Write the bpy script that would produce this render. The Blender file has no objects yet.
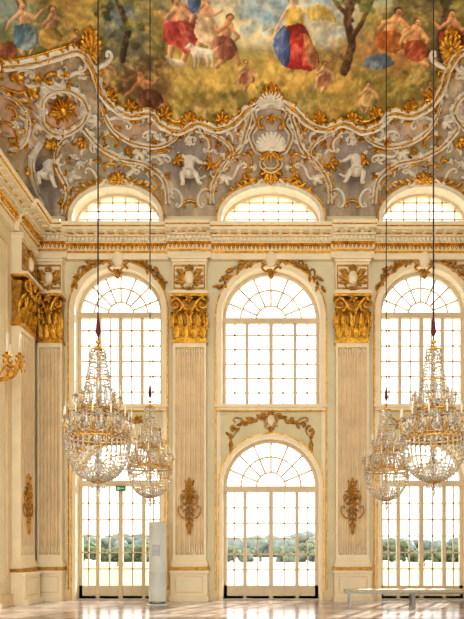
import bpy, math, random
import numpy as np
from mathutils import Vector, Matrix, geometry
random.seed(4)
# ---------------------------------------------------------------- constants
CAMD=18.0; F=600.0; CX=271.0; HY=547.0; EZ=1.59
XW=7.08          # half width of hall
DEEP=20.0
def lin(c):
    return tuple(((x/255)/12.92 if x/255<=0.04045 else ((x/255+0.055)/1.055)**2.4) for x in c)
# ---------------------------------------------------------------- materials
def mat(name,col,rough=.5,metal=0.,nscale=3.,namt=.12,bump=.0,col2=None,spec=.5,bscale=None):
    m=bpy.data.materials.new(name); m.use_nodes=True
    nt=m.node_tree; b=nt.nodes['Principled BSDF']
    b.inputs['Roughness'].default_value=rough; b.inputs['Metallic'].default_value=metal
    b.inputs['Specular IOR Level'].default_value=spec
    tc=nt.nodes.new('ShaderNodeTexCoord'); n=nt.nodes.new('ShaderNodeTexNoise')
    n.inputs['Scale'].default_value=nscale; n.inputs['Detail'].default_value=5
    nt.links.new(tc.outputs['Object'],n.inputs['Vector'])
    r=nt.nodes.new('ShaderNodeValToRGB')
    c=lin(col); c2=lin(col2) if col2 else tuple(x*(1-namt*2) for x in c)
    r.color_ramp.elements[0].position=.3; r.color_ramp.elements[1].position=.65
    r.color_ramp.elements[0].color=(*c2,1); r.color_ramp.elements[1].color=(*c,1)
    nt.links.new(n.outputs['Fac'],r.inputs['Fac']); nt.links.new(r.outputs['Color'],b.inputs['Base Color'])
    if bump:
        n2=nt.nodes.new('ShaderNodeTexNoise'); n2.inputs['Scale'].default_value=bscale or nscale*6
        n2.inputs['Detail'].default_value=4
        nt.links.new(tc.outputs['Object'],n2.inputs['Vector'])
        bp=nt.nodes.new('ShaderNodeBump'); bp.inputs['Strength'].default_value=bump; bp.inputs['Distance'].default_value=.03
        nt.links.new(n2.outputs['Fac'],bp.inputs['Height']); nt.links.new(bp.outputs['Normal'],b.inputs['Normal'])
    return m
M_wall=mat('painted_wall_sage',(226,217,184),.6,0,1.5,.05)
M_side=mat('painted_wall_cream',(238,225,194),.6,0,1.5,.05)
M_cream=mat('cream_stucco',(243,229,198),.5,0,2,.05)
M_peach=mat('cream_marble',(234,212,174),.45,0,2.5,.08)
M_white=mat('white_stucco',(240,232,216),.55,0,6,.10,.25,bscale=14)
M_grey=mat('grey_stucco',(196,180,164),.6,0,4,.12)
M_gold=mat('gilding',(242,188,80),.27,.8,9,.28,.6,bscale=30)
M_dgold=mat('old_gilding',(216,164,76),.36,.65,9,.3,.6,bscale=30)
M_frame=mat('window_frame_paint',(216,198,168),.5,0,3,.05)
M_panel=mat('spandrel_paint',(220,210,172),.6,0,2,.06)
M_rev=mat('reveal_paint',(244,234,212),.6,0,2,.04)
M_red=mat('red_velvet',(96,22,26),.7,0,10,.2)
M_cable=mat('cable_dark',(60,46,38),.5,.3,10,.1)
M_candle=mat('candle_wax',(240,232,214),.4,0,10,.04)
M_pillar=mat('display_white_lacquer',(214,220,216),.25,0,2,.03)
M_metal=mat('brushed_metal',(150,150,146),.3,.8,20,.1)
M_bench=mat('bench_fabric',(196,190,160),.6,0,8,.1)
M_green=mat('exit_sign_green',(30,130,70),.4,0,3,.05)
M_gravel=mat('garden_gravel',(190,184,168),.9,0,.4,.1)
M_lawn=mat('garden_lawn_grass',(140,152,108),.9,0,.2,.12)
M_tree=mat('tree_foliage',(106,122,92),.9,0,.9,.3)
M_tree2=mat('distant_foliage',(122,138,132),.9,0,.9,.2)  # paler and bluish: distance haze put into the foliage colour
M_stone=mat('terrace_stone',(200,196,184),.8,0,2,.1)
def glassmat():
    m=bpy.data.materials.new('window_glass'); m.use_nodes=True; nt=m.node_tree
    nt.nodes.remove(nt.nodes['Principled BSDF']); o=nt.nodes['Material Output']
    t=nt.nodes.new('ShaderNodeBsdfTransparent'); g=nt.nodes.new('ShaderNodeBsdfGlossy'); g.inputs['Roughness'].default_value=.02
    x=nt.nodes.new('ShaderNodeMixShader'); x.inputs[0].default_value=.04
    nt.links.new(t.outputs[0],x.inputs[1]); nt.links.new(g.outputs[0],x.inputs[2]); nt.links.new(x.outputs[0],o.inputs[0])
    return m
M_glass=glassmat()
def crystal(name,col,tr):
    m=bpy.data.materials.new(name); m.use_nodes=True; b=m.node_tree.nodes['Principled BSDF']
    b.inputs['Roughness'].default_value=.05; b.inputs['IOR'].default_value=1.6
    b.inputs['Transmission Weight'].default_value=tr; b.inputs['Base Color'].default_value=(*col,1)
    b.inputs['Specular IOR Level'].default_value=.9
    return m
M_crys=crystal('cut_crystal',(.97,.96,.93),.72)
M_crysw=crystal('cut_crystal_amber',(.95,.80,.52),.6)
def floormat():
    m=bpy.data.materials.new('polished_marble_floor'); m.use_nodes=True; nt=m.node_tree; b=nt.nodes['Principled BSDF']
    tc=nt.nodes.new('ShaderNodeTexCoord'); mp=nt.nodes.new('ShaderNodeMapping'); mp.inputs['Rotation'].default_value=(0,0,math.radians(45))
    nt.links.new(tc.outputs['Object'],mp.inputs['Vector'])
    ck=nt.nodes.new('ShaderNodeTexChecker'); ck.inputs['Scale'].default_value=1.2
    ck.inputs['Color1'].default_value=(*lin((200,190,186)),1); ck.inputs['Color2'].default_value=(*lin((172,160,158)),1)
    nt.links.new(mp.outputs['Vector'],ck.inputs['Vector'])
    n=nt.nodes.new('ShaderNodeTexNoise'); n.inputs['Scale'].default_value=2.5; n.inputs['Detail'].default_value=8
    nt.links.new(tc.outputs['Object'],n.inputs['Vector'])
    mx=nt.nodes.new('ShaderNodeMixRGB'); mx.blend_type='OVERLAY'; mx.inputs[0].default_value=.3
    nt.links.new(ck.outputs['Color'],mx.inputs[1]); nt.links.new(n.outputs['Fac'],mx.inputs[2])
    nt.links.new(mx.outputs['Color'],b.inputs['Base Color'])
    b.inputs['Roughness'].default_value=.18
    return m
M_floor=floormat()
# ---------------------------------------------------------------- mesh builder
def catmull(P,n=6):
    P=[tuple(p) for p in P]; out=[]
    Q=[P[0]]+P+[P[-1]]
    for i in range(1,len(Q)-2):
        a,b,c,d=Q[i-1],Q[i],Q[i+1],Q[i+2]
        for k in range(n):
            t=k/n
            out.append(tuple(.5*((2*b[j])+(c[j]-a[j])*t+(2*a[j]-5*b[j]+4*c[j]-d[j])*t*t+(-a[j]+3*b[j]-3*c[j]+d[j])*t**3) for j in range(len(b))))
    out.append(P[-1]); return out
class MB:
    def __init__(s): s.v=[];s.f=[];s.m=[];s.sm=[];s.M=Matrix.Identity(4)
    def add(s,vs,fs,mi=0,smooth=False):
        b=len(s.v); M=s.M
        s.v.extend([tuple(M@Vector(p)) for p in vs])
        for f in fs:
            s.f.append([b+i for i in f]); s.m.append(mi); s.sm.append(smooth)
    def box(s,x0,x1,y0,y1,z0,z1,mi=0):
        s.add([(x0,y0,z0),(x1,y0,z0),(x1,y1,z0),(x0,y1,z0),(x0,y0,z1),(x1,y0,z1),(x1,y1,z1),(x0,y1,z1)],
              [(0,3,2,1),(4,5,6,7),(0,1,5,4),(1,2,6,5),(2,3,7,6),(3,0,4,7)],mi)
    def tube(s,P,R,seg=6,mi=0,flat=1.):
        P=[Vector(p) for p in P]; n=len(P)
        if not hasattr(R,'__len__'): R=[R]*n
        vs=[];fs=[]; prev=None
        for i in range(n):
            t=(P[min(i+1,n-1)]-P[max(i-1,0)])
            if t.length<1e-9: t=Vector((0,0,1))
            t.normalize()
            if prev is None:
                a=Vector((0,0,1)) if abs(t.z)<.9 else Vector((1,0,0)); u=t.cross(a).normalized()
            else:
                u=prev-t*prev.dot(t)
                if u.length<1e-6: u=t.orthogonal()
                u.normalize()
            prev=u; w=t.cross(u)
            for k in range(seg):
                a=2*math.pi*k/seg; vs.append(P[i]+u*math.cos(a)*R[i]+w*math.sin(a)*R[i]*flat)
        for i in range(n-1):
            for k in range(seg):
                k2=(k+1)%seg; fs.append((i*seg+k,i*seg+k2,(i+1)*seg+k2,(i+1)*seg+k))
        fs.append(tuple(range(seg))[::-1]); fs.append(tuple((n-1)*seg+k for k in range(seg)))
        s.add(vs,fs,mi,True)
    def lathe(s,prof,c=(0,0,0),seg=16,mi=0,smooth=True):
        vs=[];fs=[]
        for r,z in prof:
            for k in range(seg):
                a=2*math.pi*k/seg; vs.append((c[0]+r*math.cos(a),c[1]+r*math.sin(a),c[2]+z))
        for i in range(len(prof)-1):
            for k in range(seg):
                k2=(k+1)%seg; fs.append((i*seg+k,i*seg+k2,(i+1)*seg+k2,(i+1)*seg+k))
        fs.append(tuple(range(seg))[::-1]); fs.append(tuple((len(prof)-1)*seg+k for k in range(seg)))
        s.add(vs,fs,mi,smooth)
    def ell(s,c,r,mi=0,su=10,sv=7,R=None):
        vs=[];fs=[]
        for i in range(sv+1):
            p=math.pi*i/sv
            for k in range(su):
                a=2*math.pi*k/su
                v=Vector((r[0]*math.sin(p)*math.cos(a),r[1]*math.sin(p)*math.sin(a),r[2]*math.cos(p)))
                if R: v=R@v
                vs.append(v+Vector(c))
        for i in range(sv):
            for k in range(su):
                k2=(k+1)%su; fs.append((i*su+k,(i+1)*su+k,(i+1)*su+k2,i*su+k2))
        s.add(vs,fs,mi,True)
    def octa(s,c,r,h,mi=0):
        x,y,z=c
        s.add([(x,y,z+h*.6),(x+r,y,z),(x,y+r,z),(x-r,y,z),(x,y-r,z),(x,y,z-h)],
              [(0,1,2),(0,2,3),(0,3,4),(0,4,1),(5,2,1),(5,3,2),(5,4,3),(5,1,4)],mi)
    def torus(s,c,R,r,mi=0,seg=32,ss=6):
        P=[(c[0]+R*math.cos(2*math.pi*k/seg),c[1]+R*math.sin(2*math.pi*k/seg),c[2]) for k in range(seg+1)]
        s.tube(P,r,ss,mi)
    def obj(s,name,mats,parent=None,loc=None):
        me=bpy.data.meshes.new(name); me.from_pydata(s.v,[],s.f)
        for m in mats: me.materials.append(m)
        me.polygons.foreach_set('material_index',s.m); me.polygons.foreach_set('use_smooth',s.sm); me.update()
        return place(name,me,parent,loc)
def place(name,me,parent=None,loc=None):
    o=bpy.data.objects.new(name,me); bpy.context.collection.objects.link(o)
    if parent: o.parent=parent
    if loc: o.location=loc
    return o
def empty(name,loc=(0,0,0)):
    o=bpy.data.objects.new(name,None); bpy.context.collection.objects.link(o); o.location=loc; o.empty_display_size=.2
    return o
# ---------------------------------------------------------------- vault shape
def Zq(q): 
    q=min(max(q,0),9); return 11.5+3.4*math.sqrt(max(0,1-((9-q)/9)**2))
def Qf(x,d):
    a=max(d,1e-4);b=max(x+XW,1e-4);c=max(XW-x,1e-4); m=min(a,b,c)
    return m*((a/m)**-5+(b/m)**-5+(c/m)**-5)**-.2
def Zs(x,d): return Zq(Qf(x,d))
_cache={}
def hit(px,py):
    k=(round(px,3),round(py,3))
    if k in _cache: return _cache[k]
    def f(r):
        x=(px-CX)*r/F; z=EZ+(HY-py)*r/F; d=CAMD-r
        if abs(x)>=XW or d<=0: return 1
        return z-Zs(x,d)
    r=CAMD; 
    while r>2 and f(r)>0: r-=.25
    a,b=r,r+.25
    for _ in range(13):
        m=(a+b)/2
        if f(m)>0:b=m
        else:a=m
    res=((px-CX)*a/F,CAMD-a); _cache[k]=res; return res
def S(px,py,off=0):
    x,d=hit(px,py); e=.01
    z=Zs(x,d)
    n=Vector(((Zs(x+e,d)-Zs(x-e,d))/(2*e),-(Zs(x,d+e)-Zs(x,max(d-e,0)))/(2*e),-1)).normalized()
    return Vector((x,-d,z))+n*off
# ---------------------------------------------------------------- ornament kit (2-D design mapped by mapf(u,v,off))
def scrollpts(cx,cy,L,ang,kind='C',a=1.2,b=14,n=22,flip=1):
    th=0;x=y=0;pts=[(0,0)]
    for i in range(n):
        s=(i+.5)/n*2-1; k=a+b*abs(s)**3
        if kind=='S' and s<0:k=-k
        th+=flip*k*2/n; x+=math.cos(th);y+=math.sin(th); pts.append((x,y))
    mx=sum(p[0] for p in pts)/len(pts);my=sum(p[1] for p in pts)/len(pts)
    ex=pts[-1][0]-pts[0][0];ey=pts[-1][1]-pts[0][1]
    if kind=='C': a0=math.atan2(pts[n//2+1][1]-pts[n//2-1][1],pts[n//2+1][0]-pts[n//2-1][0])
    else: a0=math.atan2(ey,ex)
    ca,sa=math.cos(ang-a0),math.sin(ang-a0); sc=L/n*2
    return [(cx+((p[0]-mx)*ca-(p[1]-my)*sa)*sc, cy+((p[0]-mx)*sa+(p[1]-my)*ca)*sc) for p in pts]
def scroll(mb,mapf,cx,cy,L,ang,kind='C',r=.04,mi=0,flip=1,a=1.2,b=14):
    P=scrollpts(cx,cy,L,ang,kind,a,b,flip=flip); n=len(P)
    R=[r*(1-.55*abs(2*i/(n-1)-1)**1.5) for i in range(n)]
    mb.tube([mapf(p[0],p[1],r*.6) for p in P],R,6,mi)
    for p in (P[0],P[-1]): mb.ell(mapf(p[0],p[1],r*.7),(r*.9,)*3,mi,6,4)
def leaf(mb,mapf,u,v,ang,L,W,lift=.05,mi=0,bend=0.):
    n=7;vs=[];fs=[];x,y=u,v;a=ang
    for i in range(n+1):
        t=i/n; w=W*.5*(math.sin(math.pi*min(1,t*.9+.08))**.7)*(1+.28*math.cos(5*math.pi*t)); 
        if i==n:w=0.02*W
        nx,ny=-math.sin(a),math.cos(a); h=lift*(.4+.9*math.sin(math.pi*t*.8))
        vs+= [mapf(x+nx*w,y+ny*w,h*.25),mapf(x+nx*w*.4,y+ny*w*.4,h*.8),mapf(x,y,h),mapf(x-nx*w*.4,y-ny*w*.4,h*.8),mapf(x-nx*w,y-ny*w,h*.25)]
        x+=math.cos(a)*L/n;y+=math.sin(a)*L/n;a+=bend/n
    for i in range(n):
        for k in range(4): fs.append((i*5+k,i*5+k+1,(i+1)*5+k+1,(i+1)*5+k))
    mb.add(vs,fs,mi,True)
def fan(mb,mapf,u,v,ang,L,W,n,spread,lift,mi):
    for i in range(n):
        t=(i/(n-1)-.5) if n>1 else 0
        leaf(mb,mapf,u,v,ang+t*spread,L*(1-.35*abs(t)*2),W,lift,mi,bend=t*.8)
def shell(mb,mapf,u,v,ang,L,n,r,mi,spread=3.4):
    for i in range(n):
        t=i/(n-1)-.5; a=ang+t*spread; l=L*(1-.3*(2*abs(t))**2)
        mb.tube([mapf(u+math.cos(a)*l*k/4,v+math.sin(a)*l*k/4,r*(.8+1.2*math.sin(k/4*math.pi*.8))) for k in range(5)],[r*.35,r*.6,r*.85,r*1.05,r*.8],6,mi)
    mb.ell(mapf(u,v,r),(r*1.3,)*3,mi,8,5)
def flower(mb,mapf,u,v,s,r,mi):
    for k in range(5):
        a=k*1.2566; leaf(mb,mapf,u,v,a,s,s*.7,r,mi)
    mb.ell(mapf(u,v,r),(r*.7,)*3,mi,6,4)
def bandm(mb,mapf,P,w,h,mi,taper=True,gi=None):
    n=len(P); prof=((-1,0),(-.82,1),(-.55,.9),(-.38,.2),(0,.45),(.38,.2),(.55,.9),(.82,1),(1,0)); m=len(prof); vs=[];fs=[]
    for i in range(n):
        a=P[max(i-1,0)];b=P[min(i+1,n-1)]; tx,ty=b[0]-a[0],b[1]-a[1]; l=math.hypot(tx,ty) or 1; nx,ny=-ty/l,tx/l
        ww=w*((.4+.6*math.sin(math.pi*i/(n-1))) if taper else 1)*(1+.12*math.sin(i*1.3))
        for u,hh in prof: vs.append(mapf(P[i][0]+nx*u*ww,P[i][1]+ny*u*ww,hh*h+.005))
    for i in range(n-1):
        for k in range(m-1): fs.append((i*m+k,i*m+k+1,(i+1)*m+k+1,(i+1)*m+k))
    mb.add(vs,fs,mi,True)
    if gi is not None:
        mb.tube([mapf(p[0],p[1],h*.55) for p in P],.022,5,gi)
def plane(x0,z0,d0): return lambda u,v,o:(x0+u,-(d0+o),z0+v)
# ---------------------------------------------------------------- arches
def arch(cx,hw,zb,zs,zt,n=28,o=0,ob=None):
    if ob is None: ob=o
    P=[(cx-hw+o,zb+ob)]
    for i in range(n+1):
        a=math.pi-math.pi*i/n; P.append((cx+(hw-o)*math.cos(a),zs+(zt-zs-o)*math.sin(a)))
    P.append((cx+hw-o,zb+ob)); return P
def ring(mb,Po,Pi,yf,yb,mi=0,closed=True):
    n=len(Po); vs=[]
    for p in Po: vs+=[(p[0],yf,p[1]),(p[0],yb,p[1])]
    for p in Pi: vs+=[(p[0],yf,p[1]),(p[0],yb,p[1])]
    fs=[];N=2*n
    for i in range(n if closed else n-1):
        j=(i+1)%n
        fs+=[(2*i,2*j,N+2*j,N+2*i),(2*i+1,N+2*i+1,N+2*j+1,2*j+1),(2*i,2*i+1,2*j+1,2*j),(N+2*i,N+2*j,N+2*j+1,N+2*i+1)]
    mb.add(vs,fs,mi)
BAYS=[(-4.575,1.30),(0,1.47),(4.575,1.30)]
def wspec(i): c,h=BAYS[i]; return (c,h,5.85,9.96-h,9.96)
def dspec(i): c,h=BAYS[i]; h=h-.03; return (c,h,0.0,4.86-h,4.86)
def lspec(i): c,h=BAYS[i]; return (c,h-.02,10.95,11.3,12.2)
# ---------------------------------------------------------------- far wall
mb=MB()
xs=[-XW]+[v for c,h in BAYS for v in (c-1.65,c+1.65)]+[XW]
def tess(mb,outer,holes,y,mi=0):
    polys=[[Vector((p[0],p[1],0)) for p in outer]]+[[Vector((p[0],p[1],0)) for p in h] for h in holes]
    flat=[p for q in polys for p in q]
    t=geometry.tessellate_polygon(polys)
    mb.add([(p.x,y,p.y) for p in flat],[tuple(a) for a in t],mi)
for i in range(0,len(xs)-1,2):
    mb.add([(xs[i],0,0),(xs[i+1],0,0),(xs[i+1],0,12.7),(xs[i],0,12.7)],[(0,1,2,3)],0)
for i in range(3):
    c,h=BAYS[i]; d=arch(*dspec(i))
    out=[(c-1.65,0)]+d+[(c+1.65,0),(c+1.65,12.7),(c-1.65,12.7)]
    tess(mb,out,[arch(*wspec(i)),arch(*lspec(i))],0,0)
    for P,cl,y0 in ((d,False,0),(arch(*wspec(i)),True,0),(arch(*lspec(i)),True,0)):
        n=len(P); vs=[]
        for p in P: vs+=[(p[0],y0,p[1]),(p[0],.5,p[1])]
        mb.add(vs,[(2*k,2*((k+1)%n),2*((k+1)%n)+1,2*k+1) for k in range(n if cl else n-1)],1)
mb.obj('wall_far',[M_wall,M_rev])
LM=Matrix.Translation((-XW,0,0))@Matrix.Rotation(math.pi/2,4,'Z')
RM=Matrix.Translation((XW,0,0))@Matrix.Rotation(-math.pi/2,4,'Z')
mb=MB(); mb.M=LM; mb.box(-DEEP,.5,0,.3,0,11.5); mb.obj('wall_left',[M_side])
mb=MB(); mb.M=RM; mb.box(-.5,DEEP,0,.3,0,11.5); mb.obj('wall_right',[M_side])
mb=MB(); mb.box(-XW-.3,XW+.3,-DEEP,.6,-.3,0); mb.obj('floor',[M_floor])
# ---------------------------------------------------------------- windows & doors
def bars_arch(mb,cx,hw,zs,zt,y,t,n,rin,mi=0):
    rx,rz=hw,zt-zs
    for i in range(1,n):
        a=math.pi*i/n; ca,sa=math.cos(a),math.sin(a)
        p0=Vector((cx+rx*rin*ca,y,zs+rz*rin*sa)); p1=Vector((cx+rx*.97*ca,y,zs+rz*.97*sa))
        mb.tube([p0,p1],t,4,mi)
    for k in ((rin,) if rin>.35 else (rin,.66)):
        mb.tube([(cx+rx*k*math.cos(math.pi*i/16),y,zs+rz*k*math.sin(math.pi*i/16)) for i in range(17)],t,4,mi)
def glazed(name,spec,kind):
    cx,hw,zb,zs,zt=spec; e=empty(name,(0,0,0)); mb=MB(); y=.32
    w=.1
    if kind=='l': w=.06; y=.08
    ring(mb,arch(cx,hw,zb,zs,zt,o=-.01),arch(cx,hw,zb,zs,zt,o=w),y-.05,y+.06)
    if kind=='w':
        mb.box(cx-hw,cx+hw,y-.09,y+.05,zs-.1,zs+.06)
        for x in (-.5*hw,.5*hw): mb.box(cx+x-.05,cx+x+.05,y-.05,y+.05,zb,zs)
        mb.box(cx-.06,cx+.06,y-.07,y+.05,zb,zs)
        for x in (-.75*hw,-.25*hw,.25*hw,.75*hw): mb.box(cx+x-.02,cx+x+.02,y-.02,y+.02,zb,zs)
        for k in range(1,6):
            z=zb+(zs-zb)*k/6; mb.box(cx-hw,cx+hw,y-.02,y+.02,z-.02,z+.02)
        bars_arch(mb,cx,hw-.05,zs,zt-.05,y,.03,8,.32)
    elif kind=='d':
        mb.box(cx-hw,cx+hw,y-.1,y+.06,zs-.16,zs+.02)
        for x in (-.55*hw,.55*hw): mb.box(cx+x-.055,cx+x+.055,y-.06,y+.05,.0,zs-.1)
        mb.box(cx-.065,cx+.065,y-.08,y+.05,.0,zs-.1)
        mb.box(cx-hw+.005,cx+hw-.005,y-.05,y+.05,.03,.42); 
        for a,b in ((-1,-.55),(-.55,0),(0,.55),(.55,1)):
            mb.box(cx+a*hw+.1,cx+b*hw-.1,y-.065,y,.1,.35)
        for x in (-.78*hw,-.28*hw,.28*hw,.78*hw): mb.box(cx+x-.02,cx+x+.02,y-.02,y+.02,.3,zs)
        for k in range(1,6):
            z=.42+(zs-.58)*k/6; mb.box(cx-hw,cx+hw,y-.02,y+.02,z-.02,z+.02)
        bars_arch(mb,cx,hw-.05,zs,zt-.05,y,.03,8,.32)
        for s in (-1,1): mb.box(cx+s*.09-.012,cx+s*.09+.012,y-.14,y-.06,1.0,1.12)
    else:
        for x in (-.75,-.45,-.15,.15,.45,.75): 
            zz=zs+(zt-zs)*math.sqrt(1-x*x)
            mb.box(cx+x*hw-.018,cx+x*hw+.018,y-.02,y+.02,zb,zz)
        for z in (11.45,11.7,11.95):
            ww=hw*math.sqrt(max(0,1-((z-zs)/(zt-zs))**2)); mb.box(cx-ww,cx+ww,y-.02,y+.02,z-.015,z+.015)
    mb.obj('frame',[M_frame],e)
    g=MB(); P=arch(cx,hw,zb,zs,zt); g.add([(p[0],y,p[1]) for p in P],[tuple(range(len(P)))]); g.obj('glass',[M_glass],e)
    if kind=='d':
        s=MB(); s.box(cx-hw+.003,cx+hw-.003,.0,.59,0,.03); s.obj('threshold',[M_stone],e)
for i in range(3):
    glazed('window_%d'%(i+1),wspec(i),'w'); glazed('window_%d'%(i+4),lspec(i),'l'); glazed('door_%d'%(i+1),dspec(i),'d')
# ---------------------------------------------------------------- bay trims
def cartouche(mb,mf,s,mi_body,mi_g):
    mb.ell(mf(0,0,.03*s),(.16*s,.09*s,.22*s),mi_body,12,8)
    for sg in (-1,1):
        scroll(mb,mf,sg*.2*s,.02*s,.30*s,math.pi/2,'C',.035*s,mi_g,flip=sg)
        scroll(mb,mf,sg*.16*s,-.26*s,.2*s,sg*.6,'C',.03*s,mi_g,flip=-sg)
        leaf(mb,mf,sg*.15*s,.15*s,math.pi/2-sg*.9,.3*s,.14*s,.06*s,mi_g,bend=-sg*.9)
    shell(mb,mf,0,.24*s,math.pi/2,.17*s,7,.03*s,mi_g)
    leaf(mb,mf,0,-.25*s,-math.pi/2,.28*s,.16*s,.06*s,mi_g)
for i in range(3):
    cx,hw,zb,zs,zt=wspec(i); mb=MB()
    ring(mb,arch(cx,hw,zb-.1,zs,zt,o=-.17,ob=0),arch(cx,hw,zb-.1,zs,zt,o=-.0,ob=0),-.07,.0,0,False)
    ring(mb,arch(cx,hw,zb-.1,zs,zt,o=-.2,ob=0),arch(cx,hw,zb-.1,zs,zt,o=-.165,ob=0),-.1,.0,1,False)
    mb.box(cx-hw-.2,cx+hw+.2,-.16,.3,5.76,5.85,0); mb.box(cx-hw-.16,cx+hw+.16,-.1,0,5.68,5.76,0)
    mb.box(cx-hw-.18,cx+hw+.18,-.13,0,5.655,5.68,1)
    d=dspec(i); 
    ring(mb,arch(*d,o=-.12,ob=0),arch(*d,o=0,ob=0),-.06,0,0,False)
    ring(mb,arch(*d,o=-.145,ob=0),arch(*d,o=-.115,ob=0),-.08,0,1,False)
    A=arch(*d,o=-.14,ob=0)[1:-1]; h2=d[1]+.14
    tess(mb,[(d[0]-h2,d[3])]+A[1:-1]+[(d[0]+h2,d[3]),(d[0]+h2,5.68),(d[0]-h2,5.68)],[], -.012,2)
    for s in (-1,1):
        x=cx+s*(hw+.1); mb.box(x-.06,x+.06,-.05,0,0,5.7,0)
        x=cx+s*(hw+.19); mb.box(x-.014,x+.014,-.07,0,0.3,zs,1)
    mf=plane(cx,5.3,.02)
    cartouche(mb,plane(cx,5.38,.03),.75,0,3)
    for s in (-1,1):
        scroll(mb,mf,s*.42,.12,.42,s*.15,'S',.028,3,flip=s)
        scroll(mb,mf,s*.85,.1,.42,-s*.2,'S',.028,3,flip=-s)
        scroll(mb,mf,s*1.12,-.22,.3,math.pi/2,'C',.025,3,flip=-s)
        for k in range(12):
            t=k/11; u=s*(.22+t*1.0); v=.12-.5*t**2.2+.03*math.sin(k*2)
            leaf(mb,mf,u,v,(0 if s>0 else math.pi)+random.uniform(-1.2,1.2),.18,.09,.05,3)
        flower(mb,mf,s*.6,.05,.09,.04,3); flower(mb,mf,s*1.2,-.42,.08,.04,3)
        leaf(mb,mf,s*1.2,-.45,-math.pi/2,.5,.12,.05,3)
    cartouche(mb,plane(cx,zt+.22,.08),1.15,0,3)
    for s in (-1,1):
        for k in range(16):
            a=math.pi/2-s*(.2+.055*k); rr=.28+.06*math.sin(k*1.7)
            u=(hw+rr)*math.cos(a); v=(zt-zs+rr)*math.sin(a)
            tang=a-s*math.pi/2
            leaf(mb,plane(cx,zs,.04),u,v,tang+random.uniform(-.9,.9),.24,.10,.07,3)
        for k in (0,1,2):
            a=math.pi/2-s*(.32+.24*k); u=(hw+.36)*math.cos(a); v=(zt-zs+.36)*math.sin(a)
            scroll(mb,plane(cx,zs,.05),u,v,.26,a-s*math.pi/2,'S',.03,3,flip=s)
    mb.obj('trim_%d'%(i+1),[M_cream,M_gold,M_panel,M_dgold])
# ---------------------------------------------------------------- pilasters
def capital(mb,w):
    g=1; sw=w/.49
    mb.box(-w,w,-.28,0,0,.07,g)
    n=6
    for k in range(n):
        t0,t1=k/n,(k+1)/n; f=lambda t:.94+.10*t**3
        mb.box(-w*f(t0),w*f(t0),-(.22+.10*t0**3),0,.07+1.1*t0,.07+1.1*t1,3)
    def lf(x,z,L,W,out,dirx=0):
        nn=9;vs=[];fs=[]
        for i in range(nn+1):
            t=i/nn; ww=W*.5*(.35+.65*math.sin(math.pi*min(1,t*.85+.12)))*(1+.3*math.cos(8*math.pi*t))
            if i==nn: ww*=.3
            zz=z+L*(t if t<.8 else .8+.1*math.sin((t-.8)/.2*math.pi)-.16*(t-.8)/.2)
            yy=-(.28+out*(t**2.5)); xx=x+dirx*t*t
            vs+=[(xx-ww,yy+.07,zz),(xx-ww*.5,yy-.02,zz),(xx-ww*.15,yy+.015,zz),(xx,yy-.05,zz),(xx+ww*.15,yy+.015,zz),(xx+ww*.5,yy-.02,zz),(xx+ww,yy+.07,zz)]
        for i in range(nn):
            for k in range(6): fs.append((i*7+k,i*7+k+1,(i+1)*7+k+1,(i+1)*7+k))
        mb.add(vs,fs,g,True)
    for x in (-.8,-.27,.27,.8): lf(x*w,.05,.46,.54*w,.2)
    for x in (-.92,-.53,0,.53,.92): lf(x*w,.25,.62,.42*w,.24,dirx=.1*x*w)
    for s in (-1,1):
        mf=plane(s*w*.8,1.0,.36)
        P=[]; R=[]
        for i in range(26):
            t=i/25; a=-1.2+t*9.5; r=(.2*(1-t)**.8+.015)*sw
            P.append(mf(-s*math.cos(a)*r*1.0,math.sin(a)*r,.06*t+.02)); R.append(.05*(1-.5*t)*sw)
        mb.tube(P,R,6,g)
        P=catmull([(s*.05*w,-.3,.55),(s*.25*w,-.38,.9),(s*.6*w,-.42,1.14),(s*.9*w,-.46,1.2)],6)
        mb.tube(P,[.03+.02*math.sin(i/18*math.pi) for i in range(len(P))],6,g)
        leaf(mb,plane(s*w*.92,.85,.36),0,0,-math.pi/2,.42,.16*sw,.06,g)
    flower(mb,plane(0,1.18,.4),0,0,.15,.06,g)
    shell(mb,plane(0,.78,.34),0,0,math.pi/2,.22,7,.03,g)
    mb.box(-w*1.12,w*1.12,-.44,0,1.24,1.31,g); mb.box(-w*1.16,w*1.16,-.48,0,1.31,1.38,0)
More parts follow.
